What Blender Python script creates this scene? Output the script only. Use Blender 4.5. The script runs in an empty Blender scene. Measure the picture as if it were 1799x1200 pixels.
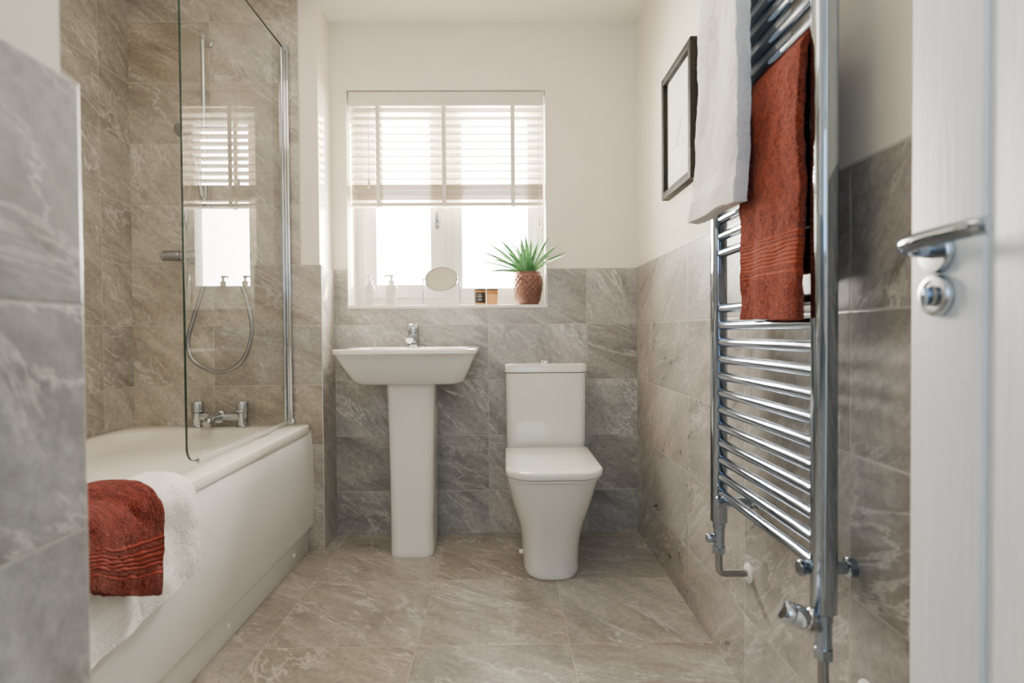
import bpy, bmesh, math, random
from mathutils import Vector, Matrix, noise
random.seed(7)
C = bpy.context.scene.collection
PI = math.pi
EYE = 0.913
F = 1020.0
def V(*a): return Vector(a)

# ------------------------------------------------------------------ objects
WL = {}
def link(o): C.objects.link(o)
def thing(name, label, cat, loc=(0,0,0), group=None, kind=None):
    o = bpy.data.objects.new(name, None); link(o)
    o.empty_display_size = 0.05
    o.location = loc; WL[o.name] = Vector(loc)
    if label: o['label'] = label
    if cat: o['category'] = cat
    if group: o['group'] = group
    if kind: o['kind'] = kind
    return o
def obj(name, bm, mat, parent=None, smooth=40, label=None):
    bmesh.ops.recalc_face_normals(bm, faces=bm.faces[:])
    me = bpy.data.meshes.new(name)
    vs = [v.co for v in bm.verts]
    lo = Vector((min(v.x for v in vs), min(v.y for v in vs), min(v.z for v in vs)))
    hi = Vector((max(v.x for v in vs), max(v.y for v in vs), max(v.z for v in vs)))
    c = (lo+hi)/2; c.z = lo.z
    bmesh.ops.translate(bm, verts=bm.verts[:], vec=-c)
    bm.to_mesh(me); bm.free()
    if smooth:
        for p in me.polygons: p.use_smooth = True
        me.set_sharp_from_angle(angle=math.radians(smooth))
    me.materials.append(mat)
    o = bpy.data.objects.new(name, me); link(o)
    if parent:
        o.parent = parent; o.location = c - WL[parent.name]
    else: o.location = c
    WL[o.name] = c
    if label: o['label'] = label
    return o
def tag(o, label, cat, group=None, kind=None):
    if label: o['label'] = label
    if cat: o['category'] = cat
    if group: o['group'] = group
    if kind: o['kind'] = kind
    return o

# ------------------------------------------------------------------ shapes
def BM(): return bmesh.new()
def box(bm, lo, hi, bev=0, seg=2):
    r = bmesh.ops.create_cube(bm, size=1)
    vs = r['verts']
    lo = Vector(lo); hi = Vector(hi); c = (lo+hi)/2; s = hi-lo
    for v in vs: v.co = Vector((v.co.x*s.x+c.x, v.co.y*s.y+c.y, v.co.z*s.z+c.z))
    if bev:
        es = list({e for v in vs for e in v.link_edges})
        bmesh.ops.bevel(bm, geom=es, offset=bev, segments=seg, profile=0.5, affect='EDGES')
    return bm
def loft(bm, rings, c0=True, c1=True):
    R = [[bm.verts.new(p) for p in r] for r in rings]
    n = len(R[0])
    for a, b in zip(R, R[1:]):
        for i in range(n):
            j = (i+1) % n
            bm.faces.new((a[i], a[j], b[j], b[i]))
    if c0: bm.faces.new(R[0][::-1])
    if c1: bm.faces.new(R[-1])
    return bm
def rrect(x0, x1, y0, y1, r, z, n=6):
    pts = []
    for cx, cy, a0 in ((x1-r, y1-r, 0), (x0+r, y1-r, PI/2), (x0+r, y0+r, PI), (x1-r, y0+r, 1.5*PI)):
        for k in range(n+1):
            a = a0+PI/2*k/n
            pts.append(Vector((cx+r*math.cos(a), cy+r*math.sin(a), z)))
    return pts
def sring(cx, yf, yb, hw, z, nf=3.0, nb=8.0, cnt=72):
    cy = yf+min(.17, (yb-yf)/2) if nb > 5 else (yf+yb)/2
    pts = []
    for k in range(cnt):
        t = 2*PI*k/cnt
        c, s = math.cos(t), math.sin(t)
        n = nf if s < 0 else nb
        hl = cy-yf if s < 0 else yb-cy
        pts.append(Vector((cx+hw*math.copysign(abs(c)**(2/n), c), cy+hl*math.copysign(abs(s)**(2/n), s), z)))
    return pts
def frames(pts):
    T = []
    for i in range(len(pts)):
        a = pts[max(i-1, 0)]; b = pts[min(i+1, len(pts)-1)]
        T.append((b-a).normalized())
    up = Vector((0,0,1)) if abs(T[0].z) < .9 else Vector((1,0,0))
    n = (up-T[0]*up.dot(T[0])).normalized(); out = []
    for t in T:
        n = (n-t*n.dot(t)).normalized(); out.append((n, t.cross(n)))
    return out
def tube(bm, pts, r, seg=12, caps=True):
    pts = [Vector(p) for p in pts]; fr = frames(pts)
    rr = r if isinstance(r, (list, tuple)) else [r]*len(pts)
    rings = [[p+(a*math.cos(2*PI*k/seg)+b*math.sin(2*PI*k/seg))*q for k in range(seg)] for p, (a, b), q in zip(pts, fr, rr)]
    return loft(bm, rings, caps, caps)
def cyl(bm, a, b, r, seg=24, bev=0.0):
    a = Vector(a); b = Vector(b); d = (b-a)
    if bev:
        u = d.normalized()
        return tube(bm, [a, a+u*1e-5, a+u*bev, b-u*bev, b-u*1e-5, b], [r-bev*.99, r-bev, r, r, r-bev, r-bev*1.01], seg)
    return tube(bm, [a, b], r, seg)
def lathe(bm, c, prof, seg=32, axis='Z', cap=True):
    c = Vector(c); rings = []
    for r, h in prof:
        ring = []
        for k in range(seg):
            a = 2*PI*k/seg; x, y = r*math.cos(a), r*math.sin(a)
            p = {'Z': (x, y, h), 'Y': (x, h, y), 'X': (h, x, y)}[axis]
            ring.append(c+Vector(p))
        rings.append(ring)
    return loft(bm, rings, cap, cap)
def catmull(P, n=10):
    P = [Vector(p) for p in P]; Q = [2*P[0]-P[1]]+P+[2*P[-1]-P[-2]]; out = []
    for i in range(1, len(Q)-2):
        for k in range(n):
            t = k/n; a, b, c, d = Q[i-1], Q[i], Q[i+1], Q[i+2]
            out.append(0.5*((2*b)+(c-a)*t+(2*a-5*b+4*c-d)*t*t+(3*b-a-3*c+d)*t**3))
    out.append(P[-1]); return out

# ------------------------------------------------------------------ materials
def newmat(name):
    m = bpy.data.materials.new(name); m.use_nodes = True
    nt = m.node_tree; b = nt.nodes['Principled BSDF']
    return m, nt, b
def N(nt, t, **kw):
    n = nt.nodes.new(t)
    for k, v in kw.items():
        if k.startswith('i_'):
            key = k[2:]; key = int(key) if key.isdigit() else key.replace('_', ' ')
            n.inputs[key].default_value = v
        else: setattr(n, k, v)
    return n
def math_(nt, op, a, b=None, c=None):
    n = nt.nodes.new('ShaderNodeMath'); n.operation = op
    for i, v in enumerate((a, b, c)):
        if v is None: continue
        if isinstance(v, (int, float)): n.inputs[i].default_value = v
        else: nt.links.new(v, n.inputs[i])
    return n.outputs[0]
def ramp(nt, fac, stops):
    r = nt.nodes.new('ShaderNodeValToRGB'); e = r.color_ramp.elements
    while len(e) < len(stops): e.new(.5)
    for el, (p, c) in zip(e, stops):
        el.position = p; el.color = (c[0], c[1], c[2], 1) if not isinstance(c, (int, float)) else (c, c, c, 1)
    nt.links.new(fac, r.inputs[0]); return r.outputs[0]
def mixc(nt, f, a, b, mode='MIX'):
    m = nt.nodes.new('ShaderNodeMix'); m.data_type = 'RGBA'; m.blend_type = mode
    for s, v in ((0, f), (6, a), (7, b)):
        if isinstance(v, (int, float)): m.inputs[s].default_value = v
        elif isinstance(v, tuple): m.inputs[s].default_value = (*v, 1)
        else: nt.links.new(v, m.inputs[s])
    return m.outputs[2]
def simple(name, col, rough=.5, metal=0, spec=.5, bump=None, **kw):
    m, nt, b = newmat(name)
    b.inputs['Base Color'].default_value = (*col, 1)
    b.inputs['Roughness'].default_value = rough
    b.inputs['Metallic'].default_value = metal
    b.inputs['Specular IOR Level'].default_value = spec
    for k, v in kw.items(): b.inputs[k.replace('_', ' ')].default_value = v
    tc = N(nt, 'ShaderNodeTexCoord')
    sc, st = bump if bump else (40, 0.01)
    nz = N(nt, 'ShaderNodeTexNoise', i_Scale=sc, i_Detail=2.0)
    nt.links.new(tc.outputs['Object'], nz.inputs['Vector'])
    if bump:
        bp = N(nt, 'ShaderNodeBump', i_Strength=st, i_Distance=.01)
        nt.links.new(nz.outputs[0], bp.inputs['Height']); nt.links.new(bp.outputs[0], b.inputs['Normal'])
    else:
        r = math_(nt, 'MULTIPLY_ADD', nz.outputs[0], .04, max(rough-.02, 0)); nt.links.new(r, b.inputs['Roughness'])
    return m
def tile_mat(name, ua, va, u0, du, v0, dv, dark, light, rough=.33, seed=0.0, grout=(.46,.43,.39), gw=.0016, vein=(.66,.635,.60)):
    m, nt, b = newmat(name)
    g = N(nt, 'ShaderNodeNewGeometry'); s = N(nt, 'ShaderNodeSeparateXYZ')
    nt.links.new(g.outputs['Position'], s.inputs[0])
    U = s.outputs[ua]; W_ = s.outputs[va]
    cu = math_(nt, 'DIVIDE', math_(nt, 'SUBTRACT', U, u0), du)
    cv = math_(nt, 'DIVIDE', math_(nt, 'SUBTRACT', W_, v0), dv)
    iu = math_(nt, 'FLOOR', cu); iv = math_(nt, 'FLOOR', cv)
    fu = math_(nt, 'SUBTRACT', cu, iu); fv = math_(nt, 'SUBTRACT', cv, iv)
    eu = math_(nt, 'MULTIPLY', math_(nt, 'MINIMUM', fu, math_(nt, 'SUBTRACT', 1.0, fu)), du)
    ev = math_(nt, 'MULTIPLY', math_(nt, 'MINIMUM', fv, math_(nt, 'SUBTRACT', 1.0, fv)), dv)
    e = math_(nt, 'MINIMUM', eu, ev)
    gm = math_(nt, 'LESS_THAN', e, gw)
    ed = ramp(nt, math_(nt, 'DIVIDE', e, gw*3), [(.30, 1.0), (.75, 0.0)])
    cell = N(nt, 'ShaderNodeCombineXYZ'); nt.links.new(iu, cell.inputs[0]); nt.links.new(iv, cell.inputs[1]); cell.inputs[2].default_value = seed
    wn = N(nt, 'ShaderNodeTexWhiteNoise', noise_dimensions='3D'); nt.links.new(cell.outputs[0], wn.inputs['Vector'])
    off = N(nt, 'ShaderNodeVectorMath', operation='SCALE'); nt.links.new(wn.outputs['Color'], off.inputs[0]); off.inputs['Scale'].default_value = 7
    uv = N(nt, 'ShaderNodeCombineXYZ'); nt.links.new(U, uv.inputs[0]); nt.links.new(W_, uv.inputs[1])
    ad = N(nt, 'ShaderNodeVectorMath', operation='ADD'); nt.links.new(uv.outputs[0], ad.inputs[0]); nt.links.new(off.outputs[0], ad.inputs[1])
    ro = N(nt, 'ShaderNodeVectorRotate', rotation_type='Z_AXIS'); nt.links.new(ad.outputs[0], ro.inputs['Vector'])
    nt.links.new(math_(nt, 'MULTIPLY_ADD', wn.outputs['Value'], .7, .30), ro.inputs['Angle'])
    mp = N(nt, 'ShaderNodeMapping'); mp.inputs['Scale'].default_value = (1.1, 3.6, 1); nt.links.new(ro.outputs[0], mp.inputs[0])
    n1 = N(nt, 'ShaderNodeTexNoise', i_Scale=2.8, i_Detail=9.0, i_Roughness=.70, i_Distortion=.5); nt.links.new(mp.outputs[0], n1.inputs['Vector'])
    n2 = N(nt, 'ShaderNodeTexNoise', i_Scale=1.9, i_Detail=7.0, i_Roughness=.64, i_Distortion=.6); nt.links.new(mp.outputs[0], n2.inputs['Vector'])
    n3 = N(nt, 'ShaderNodeTexNoise', i_Scale=60.0, i_Detail=3.0, i_Roughness=.7); nt.links.new(ad.outputs[0], n3.inputs['Vector'])
    n4 = N(nt, 'ShaderNodeTexNoise', i_Scale=4.0, i_Detail=2.0); nt.links.new(ad.outputs[0], n4.inputs['Vector'])
    base = ramp(nt, n1.outputs[0], [(.32, dark), (.5, tuple((a+c)/2 for a, c in zip(dark, light))), (.68, light)])
    rid = math_(nt, 'ABSOLUTE', math_(nt, 'SUBTRACT', n2.outputs[0], .5))
    vm = ramp(nt, rid, [(0, .85), (.005, .48), (.020, 0.0)])
    vm = math_(nt, 'MULTIPLY', vm, ramp(nt, n4.outputs[0], [(.40, .12), (.56, 1.0)]))
    col = mixc(nt, vm, base, vein)
    col = mixc(nt, .38, col, ramp(nt, n3.outputs[0], [(.3, .25), (.7, .75)]), 'OVERLAY')
    br = math_(nt, 'MULTIPLY_ADD', wn.outputs['Value'], .26, .87)
    hv = N(nt, 'ShaderNodeHueSaturation'); nt.links.new(col, hv.inputs['Color']); nt.links.new(br, hv.inputs['Value'])
    sp = N(nt, 'ShaderNodeSeparateColor'); nt.links.new(wn.outputs['Color'], sp.inputs[0])
    nt.links.new(math_(nt, 'MULTIPLY_ADD', sp.outputs[1], .6, .65), hv.inputs['Saturation'])
    col = mixc(nt, gm, hv.outputs[0], grout)
    nt.links.new(col, b.inputs['Base Color'])
    nt.links.new(math_(nt, 'MULTIPLY_ADD', n1.outputs[0], .2, rough-.1), b.inputs['Roughness'])
    h = math_(nt, 'SUBTRACT', math_(nt, 'MULTIPLY', n1.outputs[0], .25), ed)
    bp = N(nt, 'ShaderNodeBump', i_Strength=.35, i_Distance=.002); nt.links.new(h, bp.inputs['Height']); nt.links.new(bp.outputs[0], b.inputs['Normal'])
    return m

DK, LT = (.200,.184,.168), (.460,.435,.402)
DK_WARM_LIT, LT_WARM_LIT = (.235,.207,.174), (.51,.465,.405)  # same tile as the other walls, with warm alcove light put into the colour
DK_COOL_LIT, LT_COOL_LIT = (.180,.175,.172), (.415,.41,.405)  # same tile again, cool light on the near wall end painted into it
Z0 = 1.195
M_back = tile_mat('tile_back', 0, 2, -.067, .445, Z0, .25, DK, LT, seed=1)
M_end = tile_mat('tile_end_warm_lit', 0, 2, -1.2, .445, Z0, .25, DK_WARM_LIT, LT_WARM_LIT, seed=2)
M_ret = tile_mat('tile_return', 1, 2, 2.43, .445, Z0, .25, DK, LT, seed=3)
M_left = tile_mat('tile_left', 1, 2, 2.25, .445, Z0, .25, DK, LT, seed=4)
M_right = tile_mat('tile_right', 1, 2, 1.893, .445, Z0, .25, DK, LT, seed=5, rough=.30)
M_nib = tile_mat('tile_nib_cool_lit', 1, 2, .6645, .445, Z0, .25, DK_COOL_LIT, LT_COOL_LIT, seed=6, rough=.30)
M_floor = tile_mat('tile_floor', 0, 1, -.258, .445, 2.121, .445, (.200,.178,.150), (.43,.395,.342), rough=.31, seed=8, grout=(.43,.39,.33))
M_wall = simple('warm_white_paint', (.86,.805,.70), .75, bump=(250, .05))
M_ceil = simple('white_ceiling_paint', (.88,.86,.80), .85, bump=(250, .05))
M_trim = simple('white_gloss_paint', (.86,.84,.80), .4)
M_ceram = simple('white_ceramic', (.83,.80,.755), .06, Coat_Weight=.7, Coat_Roughness=.02)
M_acryl = simple('cream_acrylic', (.85,.80,.72), .14)
M_panel = simple('white_panel_acrylic', (.80,.79,.77), .20)
M_upvc = simple('white_upvc', (.82,.80,.77), .3)
M_slat = simple('white_slat', (.72,.64,.52), .45, bump=(60, .05))
M_tape = simple('white_ladder_tape', (.80,.75,.66), .8, bump=(600, .3))
M_chrome = simple('polished_chrome', (.56,.59,.64), .05, 1)
M_blue = simple('blue_tinged_chrome', (.36,.42,.51), .05, 1)
M_satin = simple('brushed_steel', (.44,.46,.49), .24, 1)
M_hose = simple('steel_shower_hose', (.30,.31,.33), .25, 1)
M_green_edge = simple('green_glass_edge', (.006,.030,.022), .12)
M_frame = simple('charcoal_wood', (.014,.012,.011), .6, 0, .25, bump=(90, .3))
M_paper = simple('white_paper', (.82,.81,.80), .6)
M_mount = simple('white_mount_board', (.86,.85,.83), .7, bump=(400, .1))
M_ink = simple('grey_ink', (.38,.38,.39), .7)
M_soil = simple('dark_soil', (.03,.02,.015), .95, bump=(120, 1.0))
M_copper = simple('bronze_brown_glaze', (.17,.080,.060), .26, .5)
M_rose = simple('white_plastic', (.82,.82,.80), .35)
M_mirror = simple('mirror_glass', (.82,.80,.76), .01, 1)
M_label = simple('black_label', (.015,.015,.018), .5)
M_labelw = simple('white_label_print', (.75,.72,.66), .6)
M_grout = simple('pale_tile_trim', (.60,.57,.52), .4)

def glassmat(name, tint=(1,1,1), refl=1.0, base=.06):
    m = bpy.data.materials.new(name); m.use_nodes = True; nt = m.node_tree; nt.nodes.clear()
    out = N(nt, 'ShaderNodeOutputMaterial'); lw = N(nt, 'ShaderNodeLayerWeight', i_Blend=.5)
    p = math_(nt, 'POWER', lw.outputs['Facing'], 5.0)
    f = math_(nt, 'MULTIPLY_ADD', p, (1-base)*refl, base)
    t = N(nt, 'ShaderNodeBsdfTransparent'); t.inputs[0].default_value = (*tint, 1)
    g = N(nt, 'ShaderNodeBsdfGlossy'); g.inputs['Roughness'].default_value = .0
    mx = N(nt, 'ShaderNodeMixShader'); nt.links.new(f, mx.inputs[0]); nt.links.new(t.outputs[0], mx.inputs[1]); nt.links.new(g.outputs[0], mx.inputs[2])
    nt.links.new(mx.outputs[0], out.inputs[0]); return m
M_screen = glassmat('clear_screen_glass', (.95,.975,.96), 1.0, .085)
M_pane = glassmat('window_glass', (.98,.99,.99), 1.0, .05)
M_bottle = simple('frosted_bottle_glass', (.80,.79,.73), .12, Transmission_Weight=.45, IOR=1.35)
M_jar = simple('amber_jar_glass', (.60,.36,.16), .06, Transmission_Weight=.7, IOR=1.3)

def leafmat():
    m, nt, b = newmat('green_succulent_leaf')
    g = N(nt, 'ShaderNodeTexCoord'); nz = N(nt, 'ShaderNodeTexNoise', i_Scale=25.0, i_Detail=2.0); nt.links.new(g.outputs['Object'], nz.inputs['Vector'])
    nt.links.new(ramp(nt, nz.outputs[0], [(.3, (.045,.19,.065)), (.7, (.22,.46,.19))]), b.inputs['Base Color'])
    b.inputs['Roughness'].default_value = .35
    return m
M_leaf = leafmat()
def towelmat(name, col, dark, bands, ribc=1.0, per=.0075, bmp=.0048):
    m, nt, b = newmat(name)
    uv = N(nt, 'ShaderNodeUVMap'); s = N(nt, 'ShaderNodeSeparateXYZ'); nt.links.new(uv.outputs[0], s.inputs[0])
    v = s.outputs[1]
    band = None
    for a, c in bands:
        k = math_(nt, 'MULTIPLY', math_(nt, 'GREATER_THAN', v, a), math_(nt, 'LESS_THAN', v, c))
        band = k if band is None else math_(nt, 'MAXIMUM', band, k)
    rib = math_(nt, 'SINE', math_(nt, 'MULTIPLY', v, 2*PI/per))
    tc = N(nt, 'ShaderNodeTexCoord')
    n1 = N(nt, 'ShaderNodeTexVoronoi', i_Scale=340.0); nt.links.new(tc.outputs['Object'], n1.inputs['Vector'])
    n2 = N(nt, 'ShaderNodeTexNoise', i_Scale=90.0, i_Detail=3.0, i_Roughness=.6); nt.links.new(tc.outputs['Object'], n2.inputs['Vector'])
    pile = math_(nt, 'ADD', math_(nt, 'MULTIPLY', n1.outputs['Distance'], -.7), math_(nt, 'MULTIPLY', n2.outputs[0], 1.1))
    h = N(nt, 'ShaderNodeMix'); nt.links.new(band, h.inputs[0]); nt.links.new(pile, h.inputs[2]); nt.links.new(math_(nt, 'MULTIPLY_ADD', rib, .40*ribc, .05), h.inputs[3])
    bp = N(nt, 'ShaderNodeBump', i_Strength=1.0, i_Distance=bmp); nt.links.new(h.outputs[0], bp.inputs['Height']); nt.links.new(bp.outputs[0], b.inputs['Normal'])
    c = ramp(nt, pile, [(.0, dark), (.48, col)])
    c = mixc(nt, band, c, mixc(nt, math_(nt, 'MULTIPLY_ADD', rib, .3*ribc, .7), dark, col))
    nt.links.new(c, b.inputs['Base Color']); b.inputs['Roughness'].default_value = .95
    b.inputs['Sheen Weight'].default_value = .08; b.inputs['Specular IOR Level'].default_value = .1
    return m
WH, WHD = (.94,.92,.89), (.82,.80,.77)
M_redA = towelmat('rust_terry_hanging', (.285,.044,.014), (.12,.015,.006), [(.080,.088),(.094,.140),(.146,.154)], .6)
M_redB = towelmat('rust_terry_bath', (.215,.028,.015), (.085,.010,.006), [(.040,.050),(.058,.100),(.108,.118)], .8, .010)
M_whA = towelmat('white_terry_hanging', WH, WHD, [(.045,.080)], .12, bmp=.003)
M_whB = towelmat('white_terry_bath', WH, WHD, [(.05,.085)], .12, bmp=.0026)
def doormat():
    m, nt, b = newmat('white_woodgrain_door')
    g = N(nt, 'ShaderNodeNewGeometry'); mp = N(nt, 'ShaderNodeMapping'); mp.inputs['Scale'].default_value = (60, 160, 5); nt.links.new(g.outputs['Position'], mp.inputs[0])
    nz = N(nt, 'ShaderNodeTexNoise', i_Scale=1.0, i_Detail=4.0, i_Distortion=1.2); nt.links.new(mp.outputs[0], nz.inputs['Vector'])
    nt.links.new(ramp(nt, nz.outputs[0], [(.3, (.73,.78,.83)), (.7, (.84,.88,.92))]), b.inputs['Base Color'])
    b.inputs['Roughness'].default_value = .42
    bp = N(nt, 'ShaderNodeBump', i_Strength=.3, i_Distance=.002); nt.links.new(nz.outputs[0], bp.inputs['Height']); nt.links.new(bp.outputs[0], b.inputs['Normal'])
    return m
M_door = doormat()

# ------------------------------------------------------------------ ROOM
XL, XR = -1.533, .605
YB, YE = 2.615, 2.43
CE = 2.29
RB = -1.4
def struct(name, bm, mat, label=None, smooth=None):
    o = obj(name, bm, mat, None, smooth); o['kind'] = 'structure'
    if label: o['label'] = label
    return o
struct('floor', box(BM(), (-1.7, RB-.1, -.06), (.75, 2.9, 0)), M_floor, 'grey beige stone effect floor tiles')
struct('ceiling', box(BM(), (-1.7, RB-.1, CE), (.75, 2.9, CE+.08)), M_ceil, 'plain white ceiling')
w = struct('wall_right', box(BM(), (.612, RB, 0), (.75, 2.9, CE)), M_wall, 'cream painted wall behind the towel radiator, tiled below')
obj('tiling', box(BM(), (XR, RB, 0), (.612, YB, Z0)), M_right, w, None)
obj('tile_trim', box(BM(), (XR-.001, RB, Z0), (.612, YB+.004, Z0+.004)), M_grout, w, None)
w = struct('wall_left', box(BM(), (-1.7, .6, 0), (XL-.008, 2.9, CE)), M_wall, 'wall along the bath, tiled to the ceiling')
obj('tiling', box(BM(), (XL-.008, .66, 0), (XL, YE, CE)), M_left, w, None)
w = struct('wall_back_left', box(BM(), (XL-.008, YE+.006, 0), (-.762, 2.9, CE)), M_wall, 'boxed out wall at the tap end of the bath')
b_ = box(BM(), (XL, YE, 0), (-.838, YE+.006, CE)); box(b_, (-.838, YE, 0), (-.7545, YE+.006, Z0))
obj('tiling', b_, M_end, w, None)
obj('return_tiling', box(BM(), (-.762, YE+.001, 0), (-.754, YB, Z0)), M_ret, w, None)
b_ = box(BM(), (-.7555, YE-.001, 0), (-.7530, YE+.002, Z0)); box(b_, (-.839, YE-.001, Z0), (-.8365, YE+.002, CE))
obj('tile_trim', b_, M_grout, w, None)
WX0, WX1, WZ0, WZ1 = -.697, .2, 1.033, 2.0
yw = YB+.007; YO = 2.88
b_ = box(BM(), (-.762, yw, 0), (.612, YO, WZ0-.015)); box(b_, (-.762, yw, WZ1), (.612, YO, CE))
box(b_, (-.762, yw, WZ0-.015), (WX0, YO, WZ1)); box(b_, (WX1, yw, WZ0-.015), (.612, YO, WZ1))
w = struct('wall_back', b_, M_wall, 'cream painted window wall, tiled to the sill')
b_ = box(BM(), (-.754, YB, 0), (XR, yw, WZ0-.015)); box(b_, (-.754, YB, WZ0-.015), (WX0, yw, Z0)); box(b_, (WX1, YB, WZ0-.015), (XR, yw, Z0))
obj('tiling', b_, M_back, w, None)
NX = -.4735
w = struct('wall_front_left', box(BM(), (-1.7, RB, 0), (NX-.012, .652, CE)), M_wall, 'wall end close on the left, tiled below')
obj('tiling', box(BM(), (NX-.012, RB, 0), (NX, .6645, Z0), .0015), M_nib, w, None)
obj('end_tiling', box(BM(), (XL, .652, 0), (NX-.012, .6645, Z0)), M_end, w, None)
struct('wall_front', box(BM(), (-.7, RB-.1, 0), (.75, RB, CE)), M_wall, 'plain wall behind the viewer')

# window
wi = thing('window_1', 'white casement window above the basin', None, ((WX0+WX1)/2, 2.80, WZ0), kind='structure')
FY0, FY1 = 2.775, 2.84
def rectframe(bm, x0, x1, z0, z1, y0, y1, w, bev=.004):
    box(bm, (x0,y0,z0), (x0+w,y1,z1), bev); box(bm, (x1-w,y0,z0), (x1,y1,z1), bev)
    box(bm, (x0+w-.002,y0+.0005,z0), (x1-w+.002,y1,z0+w), bev); box(bm, (x0+w-.002,y0+.0005,z1-w), (x1-w+.002,y1,z1), bev)
    return bm
b_ = rectframe(BM(), WX0, WX1, WZ0, WZ1, FY0, FY1, .048); box(b_, (-.285, FY0, WZ0), (-.222, FY1, WZ1), .004)
obj('window_frame', b_, M_upvc, wi)
cs = obj('casement', rectframe(BM(), -.655, -.278, 1.075, 1.96, FY0-.018, FY1-.01, .062), M_upvc, wi)
obj('window_pane', box(BM(), (-.60, 2.80, 1.13), (-.33, 2.801, 1.91)), M_pane, cs, None)
b_ = box(BM(), (-.316, FY0-.03, 1.40), (-.298, FY0-.018, 1.46), .004); box(b_, (-.314, FY0-.045, 1.43), (-.300, FY0-.03, 1.55), .005)
obj('window_handle', b_, M_satin, cs)
cs = obj('fixed_light', rectframe(BM(), -.235, .165, 1.075, 1.96, FY0-.006, FY1-.01, .045), M_upvc, wi)
obj('window_pane', box(BM(), (-.19, 2.80, 1.12), (.12, 2.801, 1.92)), M_pane, cs, None)
obj('window_sill', box(BM(), (WX0, YB-.006, WZ0-.015), (WX1, FY0, WZ0), .003), M_trim, wi)
obj('reveal_trim', box(box(box(BM(), (WX0, YB+.003, WZ0), (WX0+.004, FY0, WZ1)), (WX1-.004, YB+.003, WZ0), (WX1, FY0, WZ1)), (WX0, YB+.003, WZ1-.004), (WX1, FY0, WZ1)), M_trim, wi, None)

# blind
bl = thing('venetian_blind', 'white wooden venetian blind half lowered in the window recess', 'blind', ((WX0+WX1)/2, 2.67, 1.50))
BX0, BX1, BY = -.683, .186, 2.675
obj('valance', box(BM(), (BX0-.004, 2.632, 1.932), (BX1+.004, 2.648, 1.993), .003), M_tape, bl)
obj('headrail', box(BM(), (BX0, 2.65, 1.945), (BX1, 2.70, 1.992), .002), M_slat, bl)
b_ = BM(); zs = [1.908-.0335*k for k in range(10)]
def slat(bm, z, tilt):
    c, s = math.cos(tilt), math.sin(tilt); hw, t = .025, .0015
    pr = [(-hw,-t),(hw,-t),(hw,t),(-hw,t)]
    loft(bm, [[Vector((x, BY+a*c-b*s, z+a*s+b*c)) for a, b in pr] for x in (BX0, BX1)])
for z in zs: slat(b_, z, -.02+random.uniform(-.03,.03))
for k in range(10): slat(b_, 1.580-.0072*k, .06+random.uniform(-.04,.04))
obj('slats', b_, M_slat, bl, None)
obj('bottom_rail', box(BM(), (BX0, BY-.025, 1.484), (BX1, BY+.025, 1.500), .004), M_slat, bl)
for x in (-.560, -.262, .050):
    b_ = box(BM(), (x-.009, BY-.0275, 1.486), (x+.009, BY-.0265, 1.945)); box(b_, (x-.009, BY+.0265, 1.486), (x+.009, BY+.0275, 1.945))
    box(b_, (x-.009, BY-.0275, 1.481), (x+.009, BY+.0275, 1.4835))
    obj('ladder_tape', b_, M_tape, bl, None)
for x, z in ((-.60, 1.56), (.168, 1.385)):
    b_ = BM(); cyl(b_, (x, BY-.034, z+.04), (x, BY-.034, 1.945), .0015, 6); lathe(b_, (x, BY-.034, z), [(.002,.045),(.006,.03),(.008,.0)], 12)
    obj('pull_cord', b_, M_tape, bl)

# ------------------------------------------------------------------ BATH
RT = .533
ba = thing('bathtub', 'white acrylic bathtub with smooth front panel along the left wall', 'bathtub', (-1.16, 1.56, 0))
X0, X1, Y0, Y1 = XL+.001, -.800, .70, YE-.001
b_ = BM(); R = []
R.append(rrect(X0+.03, X1-.02, Y0+.02, Y1-.02, .04, .502, 8))
R.append(rrect(X0, X1-.001, Y0, Y1, .045, .503, 8))
R.append(rrect(X0, X1, Y0, Y1, .045, .505, 8))
R.append(rrect(X0, X1, Y0, Y1, .045, .528, 8))
R.append(rrect(X0+.001, X1-.0012, Y0+.001, Y1-.001, .045, .5318, 8))
R.append(rrect(X0+.003, X1-.004, Y0+.003, Y1-.003, .045, .533, 8))
ix0, ix1, iy0, iy1 = X0+.05, X1-.085, Y0+.07, Y1-.125
R.append(rrect(ix0-.008, ix1+.008, iy0-.008, iy1+.008, .14, .534, 8))
R.append(rrect(ix0, ix1, iy0, iy1, .135, .530, 8))
R.append(rrect(ix0+.006, ix1-.006, iy0+.008, iy1-.006, .13, .515, 8))
R.append(rrect(ix0+.022, ix1-.022, iy0+.07, iy1-.03, .13, .40, 8))
R.append(rrect(ix0+.04, ix1-.04, iy0+.15, iy1-.06, .13, .26, 8))
R.append(rrect(ix0+.06, ix1-.06, iy0+.22, iy1-.09, .12, .18, 8))
R.append(rrect(ix0+.10, ix1-.10, iy0+.28, iy1-.14, .08, .15, 8))
loft(b_, R)
tub = obj('tub', b_, M_acryl, ba, 40)
b_ = BM(); yo = iy1-.030
lathe(b_, (-1.175, yo-.006, .415), [(.0,-.014),(.020,-.014),(.030,-.011),(.033,-.004),(.033,.012)], 32, 'Y')
obj('overflow_cover', b_, M_chrome, tub)
b_ = BM()
prof = [(-.830,.110),(-.815,.104),(-.803,.108),(-.799,.12),(-.796,.30),(-.798,.42),(-.803,.490),(-.808,.5015),(-.830,.5015)]
loft(b_, [[Vector((x, y, z)) for x, z in prof] for y in (Y0, Y1)])
obj('panel', b_, M_panel, ba, 50)
pl = obj('plinth', box(BM(), (-.85, Y0, 0), (-.822, Y1, .112), .002), M_panel, ba)
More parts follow.
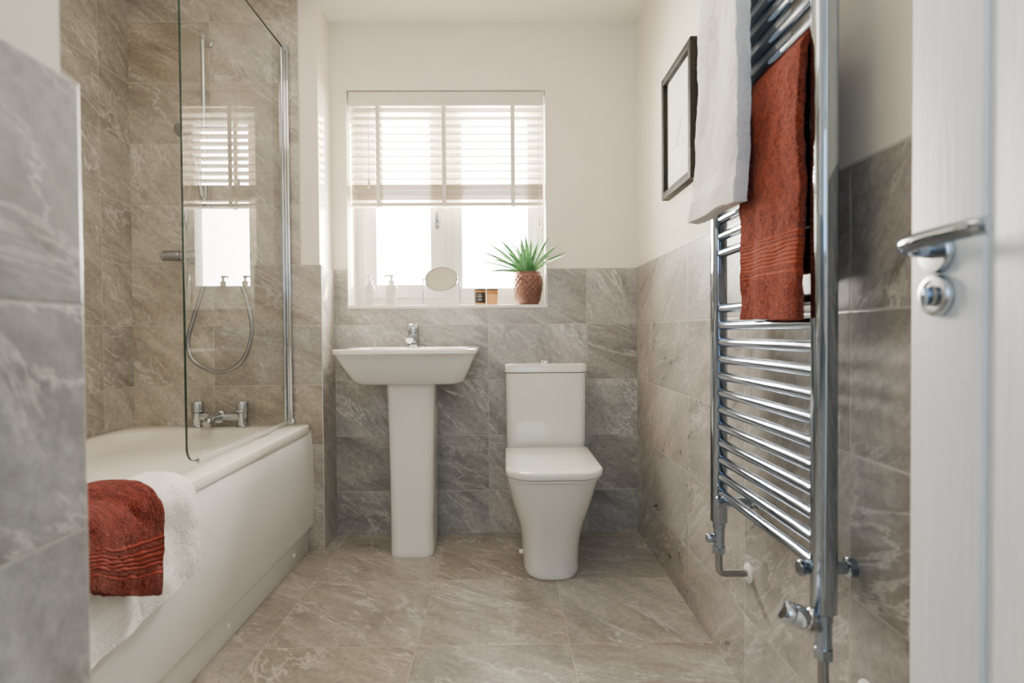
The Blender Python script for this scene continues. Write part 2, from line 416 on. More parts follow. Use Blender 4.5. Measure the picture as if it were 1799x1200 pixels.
for y in (2.26, 1.72, 1.25):
    b_ = BM(); lathe(b_, (-.822, y, .045), [(0.0,.005),(.006,.0045),(.009,.002),(.009,-.001)], 16, 'X')
    obj('screw_cap', b_, M_rose, pl)
# bath filler
tp = BM(); ty = YE-.062
for x in (-1.240, -1.060):
    lathe(tp, (x, ty, RT), [(.028,0),(.028,.006),(.021,.009),(.021,.058),(.019,.060)], 28)
tube(tp, [(-1.240, ty, RT+.042), (-1.060, ty, RT+.042)], .017, 18)
tube(tp, catmull([(-1.15, ty, RT+.042), (-1.15, ty-.04, RT+.050), (-1.15, ty-.085, RT+.045), (-1.15, ty-.112, RT+.028)], 6), [.019]*6+[.018]*6+[.016]*7, 18)
lathe(tp, (-1.15, ty, RT+.042), [(.023,-.02),(.023,.018),(.019,.024)], 24)
ft = obj('bath_filler_tap', tp, M_chrome, ba)
for x in (-1.240, -1.060):
    b_ = BM(); lathe(b_, (x, ty, RT), [(.020,.061),(.0255,.063),(.0255,.098),(.023,.104),(.0,.105)], 28)
    obj('tap_knob', b_, M_chrome, ft)

# ------------------------------------------------------------------ BATH SCREEN
sx = -.892
sc = thing('bath_screen', 'clear glass bath screen hinged on a chrome rail on the bath rim', 'shower screen', (sx, 2.0, RT))
ya, yb, za, zb, r1, r2 = 1.640, YE-.034, RT+.012, 2.08, .045, .20
out = []
for cy, cz, a0, r in ((yb-.004, zb-.004, 0, .004), (ya+r2, zb-r2, PI/2, r2), (ya+r1, za+r1, PI, r1), (yb-.004, za+.004, 1.5*PI, .004)):
    for k in range(11):
        a = a0+PI/2*k/10; out.append(Vector((sx, cy+r*math.cos(a), cz+r*math.sin(a))))
b_ = BM(); b_.faces.new([b_.verts.new(p) for p in out])
pn = obj('glass_pane', b_, M_screen, sc, None)
b_ = BM(); loft(b_, [[p+Vector((dx, 0, 0)) + (Vector((sx, 2.0, 1.3))-p).normalized()*dn for dx, dn in ((-.003,0),(.003,0),(.003,.002),(-.003,.002))] for p in out+[out[0]]], False, False)
obj('glass_edge', b_, M_green_edge, pn, None)
b_ = BM(); cyl(b_, (sx-.004, YE-.030, RT+.004), (sx-.004, YE-.030, 2.085), .0072, 20, .001); obj('hinge_post', b_, M_chrome, sc)
b_ = box(BM(), (sx+.006, YE-.026, RT+.001), (sx+.020, YE-.001, 2.09), .003); box(b_, (sx-.004, YE-.026, RT+.001), (sx+.008, YE-.016, 2.085), .002); obj('wall_channel', b_, M_chrome, sc)
b_ = box(BM(), (sx-.005, ya+.06, RT+.0015), (sx+.005, yb, za+.006), .002); obj('bottom_seal', b_, simple('clear_seal', (.5,.5,.48), .3), sc)
b_ = BM(); lathe(b_, (sx+.018, YE-.015, RT+.002), [(.011,0),(.011,.018),(.008,.022)], 16); obj('end_cap', b_, M_chrome, sc)

# ------------------------------------------------------------------ SHOWER
sh = thing('shower_set', 'chrome shower with riser rail, bar valve and looped hose above the bath', 'shower', (-1.22, YE-.03, 1.24))
yx = YE-.055; RX = -1.200
b_ = BM(); cyl(b_, (RX, yx, 1.30), (RX, yx, 2.125), .0095, 20, .002); obj('riser_rail', b_, M_satin, sh)
for z in (2.105, 1.40):
    b_ = BM(); cyl(b_, (RX, YE-.001, z), (RX, yx-.012, z), .013, 20, .003); lathe(b_, (RX, YE-.001, z), [(.018,0),(.018,-.008),(.013,-.012)], 24, 'Y'); obj('rail_bracket', b_, M_satin, sh)
va = BM(); zv = 1.228
cyl(va, (RX-.10, yx, zv), (RX+.10, yx, zv), .020, 28, .002)
for x in (RX-.075, RX+.075): cyl(va, (x, YE-.001, zv), (x, yx, zv), .016, 20); lathe(va, (x, YE-.001, zv), [(.030,0),(.030,-.006),(.024,-.014)], 28, 'Y')
cyl(va, (RX, yx, zv-.045), (RX, yx, zv-.015), .011, 16); cyl(va, (RX, yx, zv+.015), (RX, yx, 1.30), .011, 16)
vo = obj('bar_valve', va, M_chrome, sh)
for s in (-1, 1):
    b_ = BM(); cyl(b_, (RX+s*.102, yx, zv), (RX+s*.175, yx, zv), .0215, 24, .003)
    obj('valve_knob', b_, M_satin, vo)
b_ = BM(); box(b_, (RX-.016, yx-.028, 1.525), (RX+.016, yx+.014, 1.57), .006); obj('slider', b_, M_satin, sh)
b_ = BM(); hd = [Vector((RX+.006, yx-.035, 1.46)), Vector((RX-.004, yx-.045, 1.55)), Vector((RX-.014, yx-.070, 1.635)), Vector((RX-.020, yx-.105, 1.69))]
tube(b_, catmull(hd, 5), [.010]*10+[.012]*6, 16)
c = hd[-1]+Vector((0,-.010,.002)); ax = Vector((-.15,-.72,-.62)).normalized()
tube(b_, [c-ax*.010, c, c+ax*.010, c+ax*.013], [.015,.030,.032,.029], 28)
obj('hand_shower', b_, M_satin, sh)
hp = [(372,478),(364,505),(347,560),(339,600),(352,632),(395,649),(434,628),(450,580),(443,530),(430,490),(415,450),(400,405),(388,368)]
hp = [Vector(((x-884)/F*yx+0.0, yx-.004-.02*math.sin(i*PI/12), EYE+(582-y)/F*yx)) for i, (x, y) in enumerate(hp)]
hp[0] = Vector((RX, yx, zv-.045)); hp[-1] = hd[0]
cp = catmull(hp, 22); rr = [.0095 if k % 2 else .0078 for k in range(len(cp))]
b_ = BM(); tube(b_, cp, rr, 10); obj('hose', b_, M_hose, sh, 80)

# ------------------------------------------------------------------ BASIN
bs = thing('pedestal_basin', 'white ceramic basin on a tall pedestal under the window', 'basin', (-.378, 2.45, 0))
bc = -.379; BYB = YB-.001
def br(z, hx, yf, yb=BYB, r=.05): return rrect(bc-hx, bc+hx, yf, yb, r, z, 7)
R = [br(.703,.16,2.34), br(.703,.195,2.305,r=.055), br(.709,.212,2.285,r=.055), br(.722,.222,2.27), br(.76,.240,2.243), br(.80,.259,2.215), br(.826,.271,2.197), br(.830,.276,2.190), br(.843,.277,2.189), br(.848,.273,2.193),
     br(.848,.232,2.235,2.500,.06), br(.843,.226,2.242,2.495,.06), br(.80,.205,2.27,2.48,.07), br(.755,.165,2.30,2.45,.07), br(.742,.09,2.34,2.42,.03)]
b_ = BM(); loft(b_, R); bw = obj('basin_bowl', b_, M_ceram, bs, 50)
b_ = BM(); lathe(b_, (bc, 2.38, .7425), [(.022,0),(.022,.003),(.012,.005),(.0,.005)], 20); obj('waste', b_, M_chrome, bw)
pc = -.379; R = []
for z, hw, yf in ((0,.086,2.338),(.004,.088,2.336),(.02,.087,2.338),(.15,.087,2.342),(.35,.089,2.342),(.52,.092,2.340),(.64,.095,2.337),(.703,.097,2.335)):
    R.append(rrect(pc-hw, pc+hw, yf, 2.56, .042, z, 8))
b_ = BM(); loft(b_, R); obj('pedestal', b_, M_ceram, bs, 50)
tx, tyy, tz = -.392, 2.545, .848
b_ = BM(); lathe(b_, (tx, tyy, tz), [(.029,0),(.029,.004),(.0255,.006),(.0255,.066)], 28)
tube(b_, [(tx, tyy-.005, tz+.040), (tx, tyy-.10, tz+.034), (tx, tyy-.112, tz+.033)], [.0205, .0185, .0165], 22)
lathe(b_, (tx, tyy-.092, tz+.012), [(.012,0),(.012,.018)], 16)
bt = obj('basin_tap', b_, M_chrome, bs)
b_ = BM(); lathe(b_, (tx, tyy, tz), [(.023,.067),(.0265,.070),(.0265,.096),(.024,.100),(0,.101)], 28)
box(b_, (tx-.010, tyy-.078, tz+.090), (tx+.010, tyy-.01, tz+.099), .003)
obj('tap_lever', b_, M_chrome, bt)

# ------------------------------------------------------------------ TOILET
tc_ = .181
to = thing('toilet', 'white close coupled toilet with closed square lid beside the basin', 'toilet', (tc_, 2.33, 0))
R = []
for z, hw, yf, nf, yb_ in ((0,.106,2.108,2.7,YB-.03),(.004,.109,2.104,2.7,YB-.03),(.02,.109,2.105,2.7,YB-.03),(.06,.109,2.104,2.65,YB-.03),(.11,.112,2.096,2.6,YB-.03),(.15,.117,2.085,2.6,YB-.03),(.19,.125,2.070,2.55,YB-.03),(.23,.136,2.052,2.5,YB-.03),(.27,.147,2.034,2.5,YB-.03),(.305,.155,2.019,2.5,YB-.02),(.34,.162,2.006,2.6,YB-.01),(.368,.167,1.997,2.7,YB-.01),(.383,.168,1.994,2.7,YB-.004),(.389,.164,2.000,2.7,YB-.006)):
    R.append(sring(tc_-.003, yf, yb_, hw, z, nf))
b_ = BM(); loft(b_, R); pan = obj('pan', b_, M_ceram, to, 50)
b_ = BM(); lathe(b_, (tc_-.118, 2.26, .05), [(0,-.008),(.008,-.006),(.009,.010)], 14, 'X'); obj('fixing_cap', b_, M_rose, pan)
def lidring(z, d, n=10): 
    x0, x1, yf, yb_ = tc_-.176+d, tc_+.172-d, 1.985+d, 2.435-d
    pts = []
    for cx, cy, a0, r in ((x1-.015, yb_-.015, 0, .015), (x0+.015, yb_-.015, PI/2, .015), (x0+.085, yf+.085, PI, .085), (x1-.085, yf+.085, 1.5*PI, .085)):
        for k in range(n+1):
            a = a0+PI/2*k/n; pts.append(Vector((cx+r*math.cos(a), cy+r*math.sin(a), z)))
    for p in pts:
        if p.y < yf+.15: p.y -= .020*(1-((p.x-tc_)/.176)**2)
    return pts
b_ = BM(); loft(b_, [lidring(.389,.014), lidring(.390,.009), lidring(.397,.007), lidring(.3985,.012)]); obj('seat', b_, M_ceram, to, 50)
b_ = BM(); loft(b_, [lidring(.4005,.006), lidring(.401,.0025), lidring(.404,0), lidring(.421,0), lidring(.4255,.003), lidring(.4280,.010), lidring(.4285,.05)]); obj('lid', b_, M_ceram, to, 60)
b_ = BM(); cf = 2.452
loft(b_, [rrect(tc_-.160, tc_+.160, cf+.012, YB-.001, .03, .390, 7), rrect(tc_-.168, tc_+.168, cf+.004, YB-.001, .035, .40, 7), rrect(tc_-.170, tc_+.170, cf, YB-.001, .035, .45, 7), rrect(tc_-.171, tc_+.171, cf-.004, YB-.001, .035, .735, 7)])
obj('cistern', b_, M_ceram, to, 50)
b_ = BM(); loft(b_, [rrect(tc_-.170, tc_+.170, cf-.004, YB-.001, .035, .737, 7), rrect(tc_-.175, tc_+.175, cf-.009, YB-.001, .037, .740, 7), rrect(tc_-.175, tc_+.175, cf-.009, YB-.001, .037, .768, 7), rrect(tc_-.172, tc_+.172, cf-.006, YB-.002, .036, .773, 7), rrect(tc_-.150, tc_+.150, cf+.02, YB-.02, .03, .775, 7)])
cl = obj('cistern_lid', b_, M_ceram, to, 50)
b_ = BM(); lathe(b_, (tc_+.002, 2.53, .775), [(.026,0),(.026,.004),(.022,.009),(0,.010)], 28); obj('flush_button', b_, M_chrome, cl)

# ------------------------------------------------------------------ TOWEL RADIATOR
rx, yF, yN = .530, 1.419, .951
ra = thing('towel_radiator', 'tall chrome ladder towel radiator fixed to the right wall', 'radiator', (rx, (yF+yN)/2, .44))
ztop = EYE+.97
for y, zb_ in ((yF, .437), (yN, .441)):
    b_ = BM()
    rng = []
    for z, d in ((zb_, .003), (zb_+.003, 0), (ztop-.003, 0), (ztop, .003)):
        rng.append(rrect(rx-.018+d, rx+.018-d, y-.020+d, y+.020-d, .013, z, 6))
    loft(b_, rng); obj('post', b_, M_blue, ra, 60)
barz = [.051-.0408*k for k in range(12)]+[.184+.0408*k for k in range(5)]+[.48+.0408*k for k in range(6)]+[.81+.0408*k for k in range(4)]
for z in sorted(barz):
    b_ = BM(); cyl(b_, (rx, yN+.012, EYE+z), (rx, yF-.012, EYE+z), .0110, 20); obj('bar', b_, M_blue, ra)
for y, z in ((yN+.040, EYE-.414), (yF-.040, EYE-.414), (yN+.045, EYE+.8304), (yF-.045, EYE+.8304)):
    b_ = BM(); cyl(b_, (rx-.014, y, z), (XR, y, z), .0115, 20, .001); lathe(b_, (XR, y, z), [(.0165,0),(.0165,-.012),(.0115,-.016)], 24, 'X'); cyl(b_, (rx-.022, y, z), (rx-.012, y, z), .014, 24, .002)
    obj('wall_bracket', b_, M_blue, ra)
def valve(y, zb_, big, name):
    b_ = BM(); cyl(b_, (rx, y, zb_-.014), (rx, y, zb_+.002), .015, 20, .001)
    cyl(b_, (rx, y, zb_-.060), (rx, y, zb_-.012), .0135, 20, .002); cyl(b_, (rx, y, zb_-.076), (rx, y, zb_-.058), .0165, 6)
    zc = zb_-.014 if big else zb_-.038
    if big: cyl(b_, (rx, y, zb_-.026), (rx-.046, y, zb_-.003), .0115, 18)
    else: cyl(b_, (rx-.022, y, zc), (rx, y, zc), .0105, 18)
    v = obj(name, b_, M_blue, ra)
    b_ = BM()
    if big:
        a = Vector((rx-.020, y, zb_-.016)); dr = Vector((-.92, 0, .39)).normalized(); r = .0200
        pr = [(0,r*.8),(.003,r*1.02),(.012,r*1.02),(.014,r*.86),(.018,r*.86),(.020,r),(.034,r*.98),(.036,r*.9),(.039,r*.9),(.041,r*.98),(.050,r*.92),(.054,r*.7),(.0545,.001)]
        tube(b_, [a+dr*t for t, q in pr], [q for t, q in pr], 24)
    else:
        lathe(b_, (rx-.021, y, zc), [(0,-.010),(.0096,-.010),(.012,-.007),(.012,0)], 24, 'X')
    obj('valve_head', b_, M_chrome if big else M_blue, v)
valve(yN, .441, True, 'thermostatic_valve'); valve(yF, .437, False, 'lockshield_valve')
for y, zt, zl in ((yN, .365, .300), (yF, .361, .310)):
    b_ = BM(); tube(b_, [(rx, y, zt+.002), (rx, y, zl+.016), (rx+.002, y, zl+.007), (rx+.007, y, zl+.002), (rx+.016, y, zl), (XR, y, zl)], .0090, 14); t = obj('pipe', b_, M_hose, ra)
    b_ = BM(); lathe(b_, (XR, y, zl), [(.024,0),(.024,-.003),(.020,-.006),(.008,-.007)], 24, 'X'); obj('pipe_collar', b_, M_rose, t)

# ------------------------------------------------------------------ TOWELS
def towel(name, path, y0, y1, thick, mat, fn, nu=36, step=.006, amp=1.0):
    P = catmull([Vector((x, 0, z)) for x, z in path], 14)
    L = [0]
    for a, b in zip(P, P[1:]): L.append(L[-1]+(b-a).length)
    n = int(L[-1]/step); Q = []; j = 0
    for i in range(n+1):
        d = L[-1]*i/n
        while j < len(L)-2 and L[j+1] < d: j += 1
        t = (d-L[j])/max(L[j+1]-L[j], 1e-6); Q.append(P[j].lerp(P[j+1], min(t, 1)))
    bm = BM(); uvl = bm.loops.layers.uv.new('UVMap'); G = []; UV = {}
    for i, q in enumerate(Q):
        row = []
        for k in range(nu+1):
            u = k/nu; v = i/n
            y = y0+(y1-y0)*u
            p = fn(u, v, Vector((q.x, y, q.z)))
            nn = noise.noise(p*7)*.006+noise.noise(p*22)*.0045*amp+noise.noise(p*60)*.0018*amp+noise.noise(p*130)*.0013*amp
            p = p+Vector((nn, noise.noise(p*9+Vector((5,5,5)))*.005, nn*.5))
            vv = bm.verts.new(p); UV[vv] = (u*(y1-y0), L[-1]*v); row.append(vv)
        G.append(row)
    for a, b in zip(G, G[1:]):
        for k in range(nu):
            f = bm.faces.new((a[k], a[k+1], b[k+1], b[k]))
            for l in f.loops: l[uvl].uv = UV[l.vert]
    o = obj(name, bm, mat, None, 180)
    md = o.modifiers.new('thick', 'SOLIDIFY'); md.thickness = thick; md.offset = 0
    md2 = o.modifiers.new('bev', 'BEVEL'); md2.width = thick*.33; md2.segments = 3; md2.limit_method = 'ANGLE'; md2.angle_limit = 1.0
    return o
zh = EYE+.4800
def fA(u, v, p):
    if v < .5: p.x -= (.008*math.sin(u*PI*1.5+.4)+.004*math.sin(u*13+v*3))*(1-v*2); p.z += .008*u*(1-2*v)
    return p
o = towel('towel', [(.503, EYE+.014),(.506, EYE+.20),(.507, zh-.10),(.509, zh-.01),(.530, zh+.021),(.552, zh-.01),(.556, zh-.20),(.556, EYE+.10)], .972, 1.222, .014, M_redA, fA, 44, .005, .9)
tag(o, 'rust red towel hanging over the towel radiator rail', 'towel')
zh = EYE+.8508
def fB(u, v, p):
    k = max(0, 1-v*3.0)
    p.x -= k*k*(.012+.018*u) + .006*math.sin(u*6+v*5)*(1 if v < .5 else 0)
    if v < .5: p.y += .012*k*(u-.3)
    return p
o = towel('towel', [(.488, EYE+.256),(.490, EYE+.45),(.490, zh-.12),(.497, zh-.01),(.530, zh+.030),(.563, zh-.01),(.566, zh-.20),(.566, EYE+.35)], 1.160, 1.385, .030, M_whA, fB, 44, .005, .8)
tag(o, 'white towel hanging highest on the towel radiator', 'towel')
def fC(u, v, p):
    if p.x > -.80: p.x += .007*math.sin(u*7+1)+.003*math.sin(u*19+v*9)
    p.z += .005*math.sin(u*5+v*3)
    if v < .5: p.z += .085*max(0, u-.5)*(1-2*v)
    return p
o = towel('towel', [(-.764,.302),(-.766,.40),(-.771,.505),(-.791,.550),(-.835,.562),(-.885,.558),(-.922,.53),(-.934,.46),(-.938,.40)], .98, 1.422, .024, M_whB, fC, 90, .005, .8)
tag(o, 'white towel draped over the bath rim under a rust towel', 'towel')
def fD(u, v, p):
    cr = abs(math.sin(u*5.2+v*5+.6))
    if p.x > -.80: p.x += .007*math.sin(u*6.0+.5)+.008*cr*(v if v < .5 else .5)
    p.z += .006*math.sin(u*6+v*4)+(.010*cr if .25 < v < .75 else 0)
    if v < .5: p.z += (.115*(1-u))*(1-2*v)
    p.y += .03*(v-.3)*u
    return p
o = towel('towel', [(-.737,.366),(-.735,.45),(-.742,.52),(-.765,.562),(-.82,.578),(-.885,.574),(-.934,.545),(-.953,.47),(-.958,.43)], .96, 1.238, .024, M_redB, fD, 56, .005, 1.1)
tag(o, 'rust red towel folded over the white towel on the bath rim', 'towel')

# ------------------------------------------------------------------ PICTURE
pf = thing('picture_frame', 'dark framed line drawing hanging on the right wall', 'picture', (.6, 1.975, 1.375))
py0, py1, pz0, pz1 = 1.80, 2.13, 1.386, 1.822; px_ = .612
b_ = BM(); t = .027
box(b_, (px_-.028, py0, pz0), (px_, py0+t, pz1), .003); box(b_, (px_-.028, py1-t, pz0), (px_, py1, pz1), .003)
box(b_, (px_-.0275, py0+t-.004, pz0), (px_, py1-t+.004, pz0+t), .003); box(b_, (px_-.0275, py0+t-.004, pz1-t), (px_, py1-t+.004, pz1), .003)
obj('frame', b_, M_frame, pf)
b_ = box(BM(), (px_-.012, py0+.02, pz0+.02), (px_-.009, py1-.02, pz1-.02)); mo = obj('mount', b_, M_mount, pf, None)
b_ = box(BM(), (px_-.0132, py0+.055, pz0+.065), (px_-.0122, py1-.055, pz1-.065)); pr = obj('print', b_, M_paper, mo, None)
b_ = BM(); cy, cz = 1.965, 1.57
tube(b_, [(px_-.014, cy+.07*math.cos(a), cz-.03+.008*math.sin(a*2)) for a in [i*PI/12 for i in range(13)]], .0006, 6)
tube(b_, catmull([(px_-.014, cy+.02, cz-.03), (px_-.014, cy-.01, cz+.02), (px_-.014, cy-.03, cz+.055)], 6), .0006, 6)
for k in range(4):
    tube(b_, catmull([(px_-.014, cy+.01-.01*k, cz-.01+.016*k), (px_-.014, cy+.03-.01*k, cz+.004+.017*k), (px_-.014, cy+.042-.012*k, cz+.003+.018*k)], 5), .0006, 6)
obj('drawing', b_, M_ink, mo)

# ------------------------------------------------------------------ SILL THINGS
SY, SZ = 2.672, WZ0
for (x, hgt, lab, r) in ((-.609, .098, 'slim clear pump bottle at the left end of the window sill', .023), (-.509, .098, 'white pump bottle on the sill nearer the round mirror', .027)):
    t = thing('soap_dispenser', lab, 'soap bottle', (x, SY, SZ))
    b_ = BM(); lathe(b_, (x, SY, SZ), [(r*.9,0),(r,.004),(r,hgt-.012),(r*.85,hgt-.003),(.011,hgt),(.011,hgt+.008)], 28)
    bo = obj('bottle', b_, M_bottle, t)
    b_ = box(BM(), (x-r*.6, SY-r-.0006, SZ+.02), (x+r*.6, SY-r+.004, SZ+.06)); obj('bottle_label', b_, M_labelw, bo, None)
    b_ = BM(); lathe(b_, (x, SY, SZ+hgt+.004), [(.013,0),(.013,.014),(.005,.016),(.005,.030),(.010,.031),(.010,.040),(0,.041)], 20)
    tube(b_, [(x, SY, SZ+hgt+.040), (x-.018, SY-.01, SZ+hgt+.041), (x-.030, SY-.016, SZ+hgt+.036)], .004, 10)
    obj('pump', b_, M_rose, t)
t = thing('vanity_mirror', 'small round mirror on a thin metal stand on the window sill', 'mirror', (-.281, SY, SZ))
mc = Vector((-.281, SY, SZ+.120)); ti = math.radians(-36)
def trot(p): return Vector((p.x, p.y*math.cos(ti)-p.z*math.sin(ti), p.y*math.sin(ti)+p.z*math.cos(ti)))
def tdisc(bm, prof, seg=48):
    loft(bm, [[mc+trot(Vector((r*math.cos(2*PI*k/seg), h, r*math.sin(2*PI*k/seg)))) for k in range(seg)] for r, h in prof])
b_ = BM(); tdisc(b_, [(.069,-.0035),(.069,.0)]); obj('mirror_glass', b_, M_mirror, t)
b_ = BM(); tdisc(b_, [(.0685,-.002),(.0690,-.006),(.0745,-.006),(.0760,0),(.0740,.005),(.0685,.005)]); obj('mirror_rim', b_, M_hose, t)
b_ = BM()
tube(b_, [(-.281-.084, SY, SZ+.125), (-.281-.084, SY, SZ+.012), (-.281-.078, SY, SZ+.004), (-.281+.078, SY, SZ+.004), (-.281+.084, SY, SZ+.012), (-.281+.084, SY, SZ+.125)], .003, 10)
for s in (-1, 1): tube(b_, [(-.281+s*.084, SY, SZ+.120), (-.281+s*.073, SY, SZ+.120)], .0028, 8); tube(b_, [(-.281+s*.06, SY-.045, SZ+.003), (-.281+s*.06, SY+.045, SZ+.003)], .003, 8)
obj('mirror_stand', b_, M_hose, t)
for k, (cx, lab) in enumerate(((-.104, 'small glass candle with black label on the window sill'), (-.048, 'plain amber glass candle between labelled candle and plant pot'))):
    cy = SY-.01
    t = thing('candle', lab, 'candle', (cx, cy, SZ))
    b_ = BM(); lathe(b_, (cx, cy, SZ), [(.022,0),(.025,.003),(.0262,.03),(.0262,.070),(.0242,.070),(.0238,.050),(.0,.050)], 32)
    jo = obj('jar', b_, M_jar, t, 50)
    b_ = BM(); lathe(b_, (cx, cy, SZ), [(.0266,.068),(.0270,.069),(.0270,.073),(.0,.074)], 32); obj('lid', b_, M_label, t)
    if k == 0:
        b_ = BM(); arc = [math.radians(-160+14*i) for i in range(11)]
        loft(b_, [[Vector((cx+q*math.cos(a), cy+q*math.sin(a), z)) for q, z in ((.0268,SZ+.010),(.0268,SZ+.056),(.0260,SZ+.056),(.0260,SZ+.010))] for a in arc]); la = obj('label', b_, M_label, jo)
        b_ = BM()
        for w_, z in ((.014,.046),(.022,.038),(.012,.030),(.018,.022)): box(b_, (cx-w_/2, cy-.0277, SZ+z), (cx+w_/2, cy-.0262, SZ+z+.0022))
        obj('print', b_, M_labelw, la, None)
# plant
t = thing('potted_plant', 'spiky green plant in a dimpled brown pot on the window sill', 'plant', (.112, 2.668, SZ))
pX, pY = .116, 2.675
prof = [(.044,0),(.050,.004),(.055,.02),(.0615,.05),(.0655,.08),(.0665,.105),(.0645,.130),(.0625,.142),(.0635,.146),(.063,.150),(.059,.150),(.058,.135)]
prof2 = []
for (a, b) in zip(prof, prof[1:]):
    m_ = 6 if b[1]-a[1] > .015 else 2
    for k in range(m_): prof2.append((a[0]+(b[0]-a[0])*k/m_, a[1]+(b[1]-a[1])*k/m_))
prof2.append(prof[-1]); b_ = BM(); rings = []
for (r, h) in prof2:
    ring = []
    for k in range(144):
        a = 2*PI*k/144; row = int(h/.0135)
        d = .0038*max(0, math.sin(16*a+(row % 2)*PI))*abs(math.sin(h/.0135*PI)) if .01 < h < .135 else 0
        ring.append(Vector((pX+(r+d)*math.cos(a), pY+(r+d)*math.sin(a), SZ+h)))
    rings.append(ring)
loft(b_, rings); obj('pot', b_, M_copper, t, 60)
b_ = BM(); lathe(b_, (pX, pY, SZ), [(.059,.128),(.059,.140),(.03,.146),(.0,.148)], 24); obj('soil', b_, M_soil, t)
b_ = BM()
spec = []
for i in range(26): spec.append((i*137.5+random.uniform(-15,15), random.choice((58,66,74,80,86)), random.uniform(.14,.185)))
for a, e, L_ in ((180,26,.20),(192,36,.21),(172,46,.20),(205,56,.20),(215,28,.18),(165,60,.20),(235,40,.16),(300,34,.16),(312,26,.21),(318,46,.21),(305,58,.20),(325,64,.19),(332,38,.18),(285,52,.17),(255,60,.17),(185,68,.19),(345,76,.18),(198,46,.21),(188,16,.15),(308,40,.20)): spec.append((a, e, L_))
for i, (azd, eld, L_) in enumerate(spec):
    az = math.radians(azd); 
    if i < 26 and (math.cos(az) > .1 or math.sin(az) > .1): eld = max(eld, 76); L_ *= .9
    el = math.radians(eld)
    d = Vector((math.cos(az)*math.cos(el), math.sin(az)*math.cos(el), math.sin(el))); sd0 = Vector((-math.sin(az), math.cos(az), 0)); nr0 = sd0.cross(d)
    rl = random.choice((-1, 1))*math.radians(random.uniform(30, 60)) if abs(math.cos(az)) > .5 else 0
    side = sd0*math.cos(rl)+nr0*math.sin(rl); nrm = nr0*math.cos(rl)-sd0*math.sin(rl)
    base = Vector((pX, pY, SZ+.146))+Vector((math.cos(az), math.sin(az), 0))*random.uniform(.004,.022)
    rings = []
    for k in range(9):
        s = k/8; c = base+d*L_*s+Vector((math.cos(az)*.02, math.sin(az)*.02, -.022))*s*s*math.cos(el)*1.6
        w_ = .0088*(.65+.75*s)*(1-s**2.0)**.9+.0003
        rings.append([c+side*w_, c+nrm*w_*.45, c-side*w_, c-nrm*w_*.25])
    loft(b_, rings)
obj('foliage', b_, M_leaf, t, 60)

# ------------------------------------------------------------------ DOOR
d = thing('door_1', 'white woodgrain door standing open on the right', None, (.56, .40, 0), kind='structure')
DX, DY1 = .536, .756
b_ = box(BM(), (DX+.005, -.006, .006), (.580, DY1, 1.99), .001)
box(b_, (DX, .640, .006), (DX+.007, DY1, 1.99), .003, 3); box(b_, (DX, .12, .006), (DX+.007, .624, 1.99), .003, 3); box(b_, (DX, -.006, .006), (DX+.007, .104, 1.99), .003, 3)
lf = obj('door_leaf', b_, M_door, d)
hy, hz = .706, 1.006
b_ = BM(); lathe(b_, (DX, hy, hz), [(.026,0),(.026,-.007),(.024,-.010),(.012,-.0105)], 36, 'X'); ro_ = obj('handle_rose', b_, M_satin, d)
b_ = BM(); tube(b_, catmull([(DX-.009, hy, hz+.002), (DX-.032, hy, hz+.004), (DX-.047, hy-.008, hz+.006), (DX-.052, hy-.026, hz+.008), (DX-.052, hy-.074, hz+.010), (DX-.052, hy-.120, hz+.010), (DX-.048, hy-.130, hz+.010)], 5), .0102, 20)
obj('door_handle', b_, M_blue, d)
lz = .953
b_ = BM(); lathe(b_, (DX, hy, lz), [(.026,0),(.026,-.007),(.024,-.010),(.019,-.0105),(.019,-.0085),(0,-.0085)], 36, 'X'); ro_ = obj('lock_rose', b_, M_satin, d)
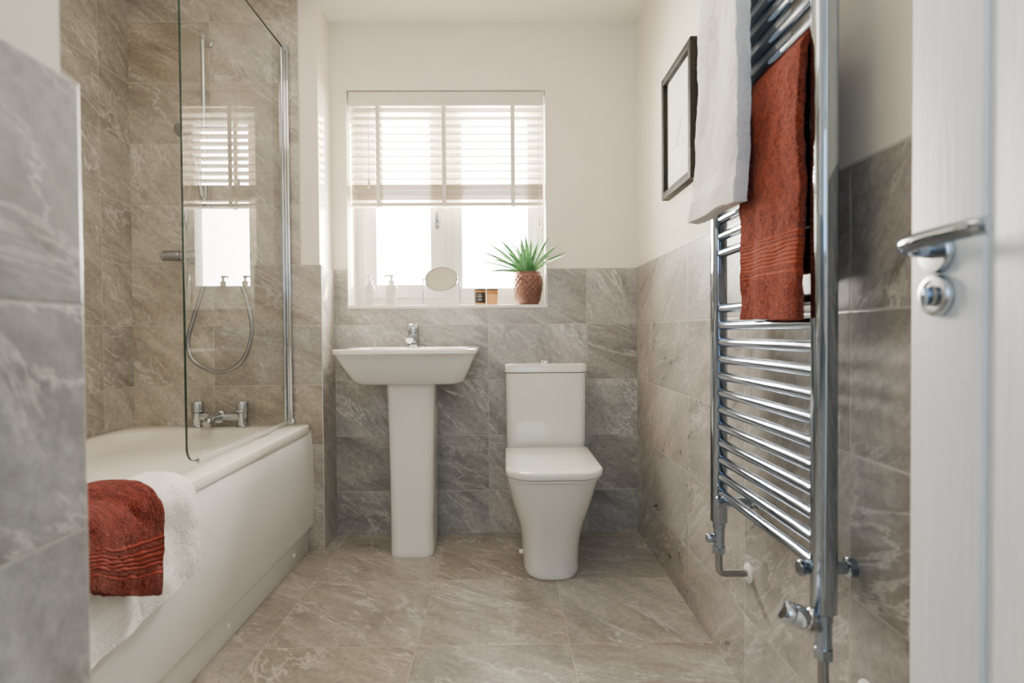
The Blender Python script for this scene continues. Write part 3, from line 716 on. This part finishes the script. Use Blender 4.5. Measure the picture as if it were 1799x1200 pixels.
b_ = BM(); lathe(b_, (DX-.006, hy, lz), [(.013,0),(.013,-.006),(.011,-.007),(0,-.007)], 28, 'X'); box(b_, (DX-.020, hy-.0035, lz-.011), (DX-.011, hy+.0035, lz+.011), .003)
obj('thumb_turn', b_, M_blue, ro_)

# ------------------------------------------------------------------ CAMERA + LIGHT
cam = bpy.data.cameras.new('camera'); co = bpy.data.objects.new('camera', cam); link(co)
cam.sensor_width = 36; cam.lens = F/1799*36; cam.clip_start = .02
co.location = (0, 0, EYE)
pitch = math.atan(18/F); yaw = math.atan(15.5/F)
co.rotation_euler = (Matrix.Rotation(-yaw, 4, 'Z') @ Matrix.Rotation(PI/2-pitch, 4, 'X') @ Matrix.Rotation(math.radians(-.42), 4, 'Z')).to_euler()
cam.dof.use_dof = True; cam.dof.focus_distance = 2.2; cam.dof.aperture_fstop = 3.2
bpy.context.scene.camera = co
def area(name, loc, rot, sx_, sy_, e, col):
    l = bpy.data.lights.new(name, 'AREA'); l.shape = 'RECTANGLE'; l.size = sx_; l.size_y = sy_; l.energy = e; l.color = col
    o = bpy.data.objects.new(name, l); link(o); o.location = loc; o.rotation_euler = rot; return o
area('window_daylight', (-.25, 3.0, 1.53), (math.radians(-90), 0, 0), 1.3, 1.3, 500, (1.0,.90,.77))
area('ceiling_fill', (-.45, 1.6, 2.27), (0, 0, 0), .8, .8, 9, (1.0,.84,.62))  # unseen lamp, added as warm fill for the room
area('hall_daylight', (.0, -1.25, 1.5), (math.radians(90), 0, 0), .8, 1.2, 14, (.36,.64,1.0))
su = bpy.data.lights.new('sun', 'SUN'); su.energy = 70.0; su.color = (1,.80,.50); su.angle = .02
so = bpy.data.objects.new('sun', su); link(so); so.rotation_euler = Vector((-1,-.45,-.10)).to_track_quat('-Z', 'Y').to_euler()
wd = bpy.data.worlds.new('world'); bpy.context.scene.world = wd; wd.use_nodes = True
bg = wd.node_tree.nodes['Background']; bg.inputs[0].default_value = (1,.97,.92,1); bg.inputs[1].default_value = 26.0
